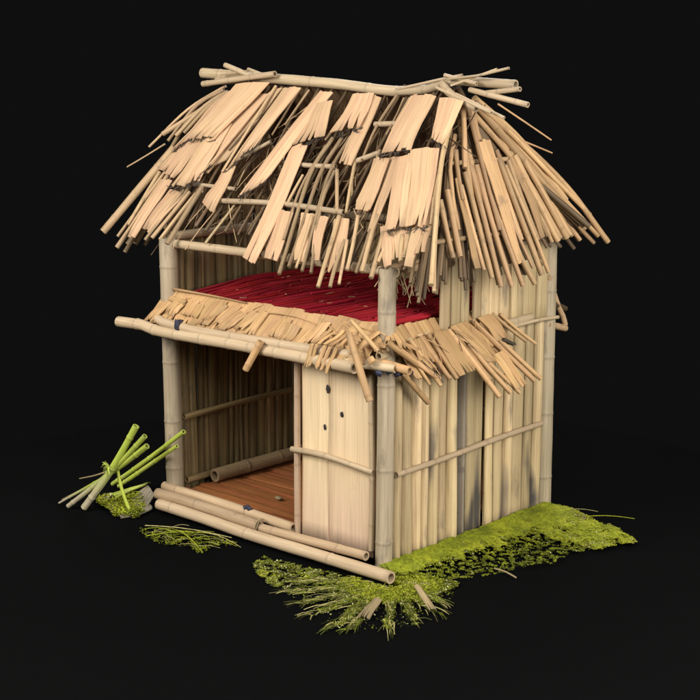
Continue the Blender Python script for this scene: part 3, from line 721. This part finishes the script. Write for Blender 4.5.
for i in range(16):
    x = R.uniform(-2.6,-.05); y = R.uniform(.03,1.6); l = R.uniform(.03,.11); a = R.gauss(.3,.7)
    p = V((x, y, ZR(x,y)+.06)); tube(rm, [p, p+V((l*math.sin(a), l*math.cos(a), R.uniform(-.005,.015)))], .004, .003, segs=4, step=.1, hollow=(False,False), mi=1, rnd=.9)
o = rm.build('reed_mat', [M['red'], M['rod']]); tag(o, 'deep red mat of dyed reeds spread over the upper floor of the hut', 'mat'); recenter(o)

# ------------------------------------------------------------------ loose things
def loose(name, pts, r, mat, label, cat, group=None, **kw):
    mb = MB(); tube(mb, pts, r, **kw); o = mb.build(name, M[mat]); tag(o, label, cat, group); return recenter(o)
loose('bamboo_pole', [(-2.93,.40,.315),(-2.93,1.1,.32),(-2.95,2.45,.32)], .078, 'rod', 'hollow bamboo pole lying on the lower floor along the inner wall', 'pole', segs=16, nodes=.6, wob=.04)
mb = MB(); blob(mb, (-1.93,.44,.25), .035, (1.3,.8,.6), 0, jit=.6); o = mb.build('wood_chip', M['dry']); tag(o, 'small pale wood chip lying on the red brown lower floor', 'wood chip'); recenter(o)
G = 'cut green bamboo stalks leaning in a pile'
ST = [([(-3.753,-.828,.04),(-3.4,-.72,.52),(-3.064,-.6,1.06)], .038,.037, 'thickest green stalk with a long whitish lower half, standing steepest in the pile'),
      ([(-3.953,-.90,.03),(-3.43,-.70,.50),(-2.914,-.6,.975)], .026,.029, 'green stalk lying against the thickest one, its pale pointed foot sticking out on the left'),
      ([(-4.15,-.88,.02),(-3.45,-.68,.46),(-2.885,-.6,.869)], .012,.032, 'short fat green tip below the two highest tips of the leaning pile'),
      ([(-4.28,-.02,.03),(-3.5,-.12,.50),(-2.72,-.22,.985)], .025,.025, 'long bright green stalk whose tip crosses in front of the left post'),
      ([(-4.16,-.02,.03),(-3.5,-.13,.40),(-2.84,-.22,.80)], .025,.022, 'dull green stalk lying just below and parallel to the longest bright one'),
      ([(-3.318,-.522,.02),(-3.36,-.58,.3),(-3.39,-.63,.57)], .020,.018, 'thin near upright green stalk propping the pile above the moss')]
for pts, r, r1, lab in ST:
    mb = MB(); tube(mb, pts, r, r1, segs=12, nodes=.40, wob=.12, bend=.015, hollow=(False,True), swell=1.18)
    for i in range(len(mb.tip)): mb.tip[i] = min(1, mb.tip[i]*(1.1 if 'thickest' in lab else 1.9)+(.55 if 'bright' in lab or 'dull' in lab or 'upright' in lab else 0))
    o = mb.build('bamboo_stalk', M['stalk']); tag(o, lab, 'stalk', G)
    if 'thickest green' in lab:
        lm = MB()
        for k in range(12):
            p = V(pts[0]).lerp(V(pts[2]), .52)+V((R.uniform(-.012,.012),-.035+R.uniform(-.012,.012),R.uniform(-.012,.012))); q = p+V((R.uniform(-.16,.08),R.uniform(-.08,.02),R.uniform(-.13,.09)))
            tube(lm, [p, (p+q)/2+V((0,0,.015)), q], R.uniform(.008,.016), .003, segs=6, flat=.35, step=.04, hollow=(False,False))
        lm.tip = [1.]*len(lm.tip)
        lm.build('leaf_sheath', M['stalk'], o)
    recenter(o)
mb = MB(); tube(mb, [(-4.10,-.62,.262),(-3.75,-.63,.38),(-3.407,-.62,.53)], .007, .012, segs=6, hollow=(False,False)); tube(mb, [(-4.2,-.8,.03),(-3.75,-.66,.30),(-3.4,-.63,.55)], .010, .014, segs=6, hollow=(False,False))
o = mb.build('dry_twig', M['dry']); tag(o, 'thin forked dry twig sticking out left of the green stalks', 'twig'); recenter(o)
def flake(name, quad, mat, label, cat, **kw):
    mb = MB(); sheet(mb, *quad, (0,0,1), **kw); o = mb.build(name, M[mat]); tag(o, label, cat); return recenter(o)
flake('bark_piece', [(-3.93,.20,.05),(-3.50,-.02,.05),(-3.22,-.42,.02),(-3.50,-.46,.03)], 'greybark', 'larger grey bark piece on the ground between stalks and hut', 'bark', rag=.12, col=.05, thick=.02, hj=.012)
flake('bark_piece', [(-3.30,-.24,.03),(-3.17,-.32,.03),(-3.20,-.76,.015),(-3.30,-.70,.015)], 'greybark', 'narrow grey bark sliver lying in front of the larger bark piece', 'bark', rag=.12, col=.04, thick=.015)
flake('leaf_blade', [(-3.86,.22,.09),(-3.80,.10,.10),(-3.72,-.42,.07),(-3.88,-.36,.07)], 'stalk', 'long flat green leaf blade on the moss under the leaning stalks', 'leaf', rag=.05, col=.05)

# ------------------------------------------------------------------ moss
def inside(x, y, poly):
    c = False; j = len(poly)-1
    for i in range(len(poly)):
        xi, yi = poly[i]; xj, yj = poly[j]
        if (yi > y) != (yj > y) and x < (xj-xi)*(y-yi)/(yj-yi)+xi: c = not c
        j = i
    return c
def tuft(mb, x, y, z, size, col, up=.6):
    for _ in range(R.choice((2,3,3))):
        a = R.uniform(0, 2*math.pi); d = V((math.cos(a), math.sin(a), R.uniform(.1,1.)*up)).normalized()
        s = size*R.uniform(.6,1.4); w = d.cross(V((R.uniform(-.4,.4),R.uniform(-.4,.4),1))).normalized()*s*R.uniform(.16,.34)
        p = V((x+R.uniform(-.01,.01), y+R.uniform(-.01,.01), z)); c = min(1, max(0, col+R.uniform(-.14,.14)))
        i = [mb.vert(p-w*.5, c), mb.vert(p+w*.5, c), mb.vert(p+d*s*.6+w*.8, c), mb.vert(p+d*s, c), mb.vert(p+d*s*.6-w*.8, c)]
        mb.face(tuple(i), ((0,0),(.01,0),(.01,.01),(.005,.02),(0,.01)), 0, False)
def blade(mb, p, q, w, col, sag=.02):
    p, q = V(p), V(q); d = (q-p).normalized(); s = d.cross(V((0,0,1))).normalized()*w; n = 5; prev = None
    for i in range(n+1):
        t = i/n; c = p.lerp(q, t)+V((0,0,sag*math.sin(math.pi*t))); k = 1-t*.75
        row = [mb.vert(c-s*k, col), mb.vert(c+V((0,0,w*.5)), col), mb.vert(c+s*k, col)]
        if prev:
            for j in (0,1): mb.face((prev[j], prev[j+1], row[j+1], row[j]), ((0,0),(.01,0),(.01,.01),(0,.01)), 0, False)
        prev = row
def scatter(mb, poly, n, size, dens, height, colour):
    xs = [p[0] for p in poly]; ys = [p[1] for p in poly]; k = 0; tries = 0
    while k < n and tries < n*30:
        tries += 1
        x, y = R.uniform(min(xs), max(xs)), R.uniform(min(ys), max(ys))
        if not inside(x, y, poly) or R.random() > dens(x, y): continue
        tuft(mb, x, y, height(x, y), R.uniform(*size), colour(x, y)); k += 1
def fbm(x, y, s, seed=0): return noise.fractal(V((x*s, y*s, seed)), 1.0, 2.0, 4)
def clamp(v, a=0., b=1.): return max(a, min(b, v))

# strip of moss along the right wall
ms = MB()
poly = [(.06,-.16),(.30,-.05),(.55,.15),(.78,.55),(1.15,1.25),(1.10,1.62),(1.28,2.05),(1.42,2.36),(1.30,2.48),(.98,2.62),(.62,2.72),(.35,2.78),(.05,2.66),(.06,1.3)]
def edge(x, y): return clamp((x-.05)/(.62+.18*y))     # 0 at the wall, 1 at the outer edge
def hz(x, y): return max(.004, .13*(1-edge(x,y))**1.3+.015*fbm(x,y,6)) if x < .9 else max(.004, .05+.03*fbm(x,y,6))
NX, NY = 46, 84; grid = {}
for i in range(NX):
    for j in range(NY):
        x, y = .03+1.45*i/(NX-1), -.16+2.95*j/(NY-1)
        e = edge(x, y); tail = inside(x, y, poly) and y > 1.9
        if inside(x, y, poly) and (e < .42+.16*fbm(x,y,5,2) or (tail and fbm(x,y,7,5) > -.25-.1*(x<1.0))):
            grid[i,j] = ms.vert((x+R.uniform(-.008,.008), y+R.uniform(-.008,.008), hz(x,y)+R.uniform(-.006,.006)), clamp(.55+.35*fbm(x,y,4,1)))
for (i, j), a in list(grid.items()):
    q = [grid.get(k) for k in ((i+1,j),(i+1,j+1),(i,j+1))]
    if all(v is not None for v in q): ms.face((a, *q), ((0,0),(.01,0),(.01,.01),(0,.01)), 0, True)
def mcol(x, y):
    e = edge(x, y); c = .66-.34*clamp((e-.28)*2.0)+.30*fbm(x,y,3,8)
    if y > 1.9: c = .72+.25*fbm(x,y,4,8)
    if R.random() < .02+.06*(.3 < e < .55): return .97
    return clamp(c, .03, .86)
scatter(ms, poly, 30000, (.008,.020), lambda x, y: (1 if edge(x,y) < .4 or (y > 1.9 and fbm(x,y,9,3) > -.2) else clamp(.28+2.2*fbm(x,y,17,4)-.25*edge(x,y))), lambda x, y: hz(x,y)*.9, mcol)
for i in range(40):
    k = R.random(); x = .55+.6*k; y = 2.25+.1*k+R.uniform(-.25,.25)*(1-k*.7); blade(ms, (x,y,.05), (x+R.uniform(.1,.22), y+R.uniform(.0,.1), .02), .006, R.uniform(.4,.8))
blade(ms, (.55,2.7,.05), (1.0,3.0,.05), .010, .6)
blade(ms, (.3,2.7,.07), (.62,2.86,.08), .008, .93)
o = ms.build('moss', M['moss']); tag(o, 'bright yellow green moss bank along the foot of the side wall', 'moss', kind='stuff'); recenter(o)

# clump at the front corner
mc = MB()
poly = [(-1.18,-.50),(-.60,-.42),(-.1,-.36),(.20,-.38),(.41,-.31),(.42,-.22),(.12,-.2),(.12,.1),(.75,.25),(.98,-.18),(.85,-.45),(1.15,-.72),(1.05,-.98),(.72,-1.34),(.42,-1.28),(.15,-1.1),(-.1,-1.12),(-.35,-1.0),(-.55,-1.02),(-.85,-.9),(-1.1,-.72)]
C0 = (.28,-.2)
RAYS = [(-2.45,1.0,.10),(-2.14,1.08,.08),(-1.85,1.1,.05),(-1.58,1.2,.08),(-1.30,1.36,.07),(-1.16,1.34,.05),(-.88,1.25,.05),(-.62,1.0,.06),(-.34,.95,.07),(-.08,.78,.07)]
def inray(a, d, x, y):
    j = .35*fbm(x, y, 7, 11)
    return any(d < l*(1+.3*fbm(x,y,9,2)) and abs(a-t+.12*j)*d < w*(1.25-.75*d/l)*(1+1.6*j) for t, l, w in RAYS)
def ray_d(x, y):
    a = math.atan2(y-C0[1], x-C0[0])
    d = math.hypot(x-C0[0], y-C0[1])
    if d < .38 or (x > .1 and y > -.25 and x < .8): return 1
    if x < -.25: return clamp(.44+2.0*fbm(x,y,13,6))
    if d > .42: return 1 if inray(a, d, x, y) else .015
    return clamp(.26+1.9*noise.noise(V((a*5.5, d*1.2, 4)))+.45*(d < .5))
def ccol(x, y):
    d = math.hypot(x-C0[0], y-C0[1])
    if d < .5: return clamp(.68+.4*fbm(x,y,6)-.5*max(0,d-.25), .2, .86)
    if R.random() < .16: return R.uniform(.90,.95)
    return clamp(.16+.5*fbm(x,y,4,3)+.1*R.random(), .02, .62)
scatter(mc, poly, 21000, (.007,.021), ray_d, lambda x, y: .006+.05*R.random()*clamp(1-math.hypot(x-C0[0],y-C0[1])), ccol)
for i in range(520):
    t, l0, w0 = R.choice(RAYS); d = R.uniform(.12, l0*.93); a = t+R.gauss(0,.03/max(.3,d)); l = min(R.uniform(.06,.26), l0*1.06-d)
    if l < .04: continue
    p = V((C0[0]+d*math.cos(a), C0[1]+d*math.sin(a), .01+.015*R.random())); q = V((C0[0]+(d+l)*math.cos(a+R.gauss(0,.05)), C0[1]+(d+l)*math.sin(a+R.gauss(0,.05)), .008+.012*R.random()))
    blade(mc, p, q, R.choice((.002,.003,.004,.006,.009)), R.choice((.0,.02,.05,.1,.15,.3,.92,.925,.93,.93)), .012)
o = mc.build('moss', M['moss']); tag(o, 'dark shaggy moss and straw clump spreading from the front corner post', 'moss', kind='stuff'); recenter(o)

# wisp in front of the floor poles
mw = MB()
poly = [(-2.75,-.84),(-2.3,-.60),(-1.95,-.46),(-1.62,-.42),(-1.75,-.62),(-1.7,-.92),(-1.95,-.86),(-2.2,-.98),(-2.45,-.98)]
scatter(mw, poly, 800, (.008,.022), lambda x, y: clamp(.3+1.4*fbm(x,y,8,9)), lambda x, y: .006+.03*R.random(), lambda x, y: clamp(.42+.5*fbm(x,y,5,2)+.1*R.random(), .05, .86))
for p, q, w, c in (((-2.78,-.74,.03),(-1.75,-.42,.05),.012,.93), ((-2.35,-.62,.04),(-1.66,-.9,.03),.012,.75), ((-2.5,-.95,.03),(-2.0,-.5,.06),.009,.6), ((-2.72,-.80,.02),(-2.3,-.70,.05),.010,.5), ((-2.1,-.5,.05),(-1.5,-.52,.03),.009,.92)):
    blade(mw, p, q, w, c, .03)
for i in range(40):
    x, y = R.uniform(-2.65,-1.75), R.uniform(-.9,-.5); a = R.uniform(-.6,.9); l = R.uniform(.1,.3); blade(mw, (x,y,.02), (x+l*math.cos(a), y+l*math.sin(a), .04), .005, R.choice((.3,.5,.7,.93)))
o = mw.build('moss', M['moss']); tag(o, 'thin wisp of moss and grass lying alone before the floor poles', 'moss', kind='stuff'); recenter(o)

# cushion under the stalks
mu = MB()
poly = [(-3.98,-.42),(-3.85,-.15),(-3.7,-.05),(-3.45,-.2),(-3.2,-.42),(-3.08,-.6),(-3.3,-.74),(-3.5,-.66),(-3.72,-.6),(-3.88,-.56)]
scatter(mu, poly, 2200, (.016,.038), lambda x, y: clamp(.7+.9*fbm(x,y,8,9)), lambda x, y: .01+.05*R.random(), lambda x, y: clamp(.74+.3*fbm(x,y,5,2)-.4*clamp((x+3.5)*2), .1, .86))
o = mu.build('moss', M['moss']); tag(o, 'small bright moss cushion under the leaning green stalks', 'moss', kind='stuff'); recenter(o)

# loose straws on the ground
loose('dry_twig', [(.78,.78,.02),(.92,.76,.03),(1.08,.72,.02)], .009, 'dry', 'short bare twig lying alone on the dark ground right of the moss', 'twig', segs=6, hollow=(False,False))
flake('straw_husk', [(.47,-.66,.05),(.55,-.64,.05),(.76,-1.06,.03),(.65,-1.09,.03)], 'dry', 'broad tan husk pointing forward from the front moss clump', 'husk', rag=.1, col=.03)
flake('straw_husk', [(.56,-.20,.06),(.60,-.16,.06),(1.06,-.46,.03),(1.03,-.52,.03)], 'dry', 'long mossy tan husk splayed to the right in the front clump', 'husk', rag=.12, col=.025)

# ------------------------------------------------------------------ light, camera
w = bpy.data.worlds.new('World'); sc.world = w; w.use_nodes = True
w.node_tree.nodes['Background'].inputs[0].default_value = (.0048,.0048,.0048,1); w.node_tree.nodes['Background'].inputs[1].default_value = 1
def lamp(name, loc, target, size, watts, col=(1,1,1)):
    l = bpy.data.lights.new(name, 'AREA'); l.shape = 'SQUARE'; l.size = size; l.energy = watts; l.color = col
    o = bpy.data.objects.new(name, l); COL.objects.link(o); o.location = loc
    o.rotation_euler = (V(target)-V(loc)).to_track_quat('-Z', 'Y').to_euler(); return o
T = (-1.5, 1.0, 2.2)
lamp('key_softbox', (-3.5,-10.5,8.0), T, 6.0, 2050, (1,.98,.945))
lamp('side_softbox', (10.5,-1.0,6.0), T, 6.0, 1900, (1,.98,.95))
lamp('camera_softbox', (6.5,-8.5,9.5), T, 5.0, 450)
lamp('overhead_softbox', (-1.5,1.3,16), (-1.5,1.3,0), 24.0, 1000)
lamp('rear_ground_fill', (-6.5,9.5,9.0), (-3,5,0), 5.0, 900)  # added fill lamp, lightens the ground behind the hut

cam = bpy.data.cameras.new('camera'); co = bpy.data.objects.new('camera', cam); COL.objects.link(co)
cam.sensor_fit = 'HORIZONTAL'; cam.sensor_width = 36; cam.lens = 36*1403/700; cam.clip_end = 200
a, P = math.radians(47.1), math.radians(11.3)
h = V((-math.cos(a), math.sin(a), 0))
co.location = (8.694,-9.841,4.854)
co.rotation_euler = (h*math.cos(P)-V((0,0,1))*math.sin(P)).to_track_quat('-Z', 'Y').to_euler()
sc.camera = co
sc.view_settings.view_transform = 'Standard'; sc.view_settings.look = 'None'; sc.view_settings.exposure = 0; sc.view_settings.gamma = 1
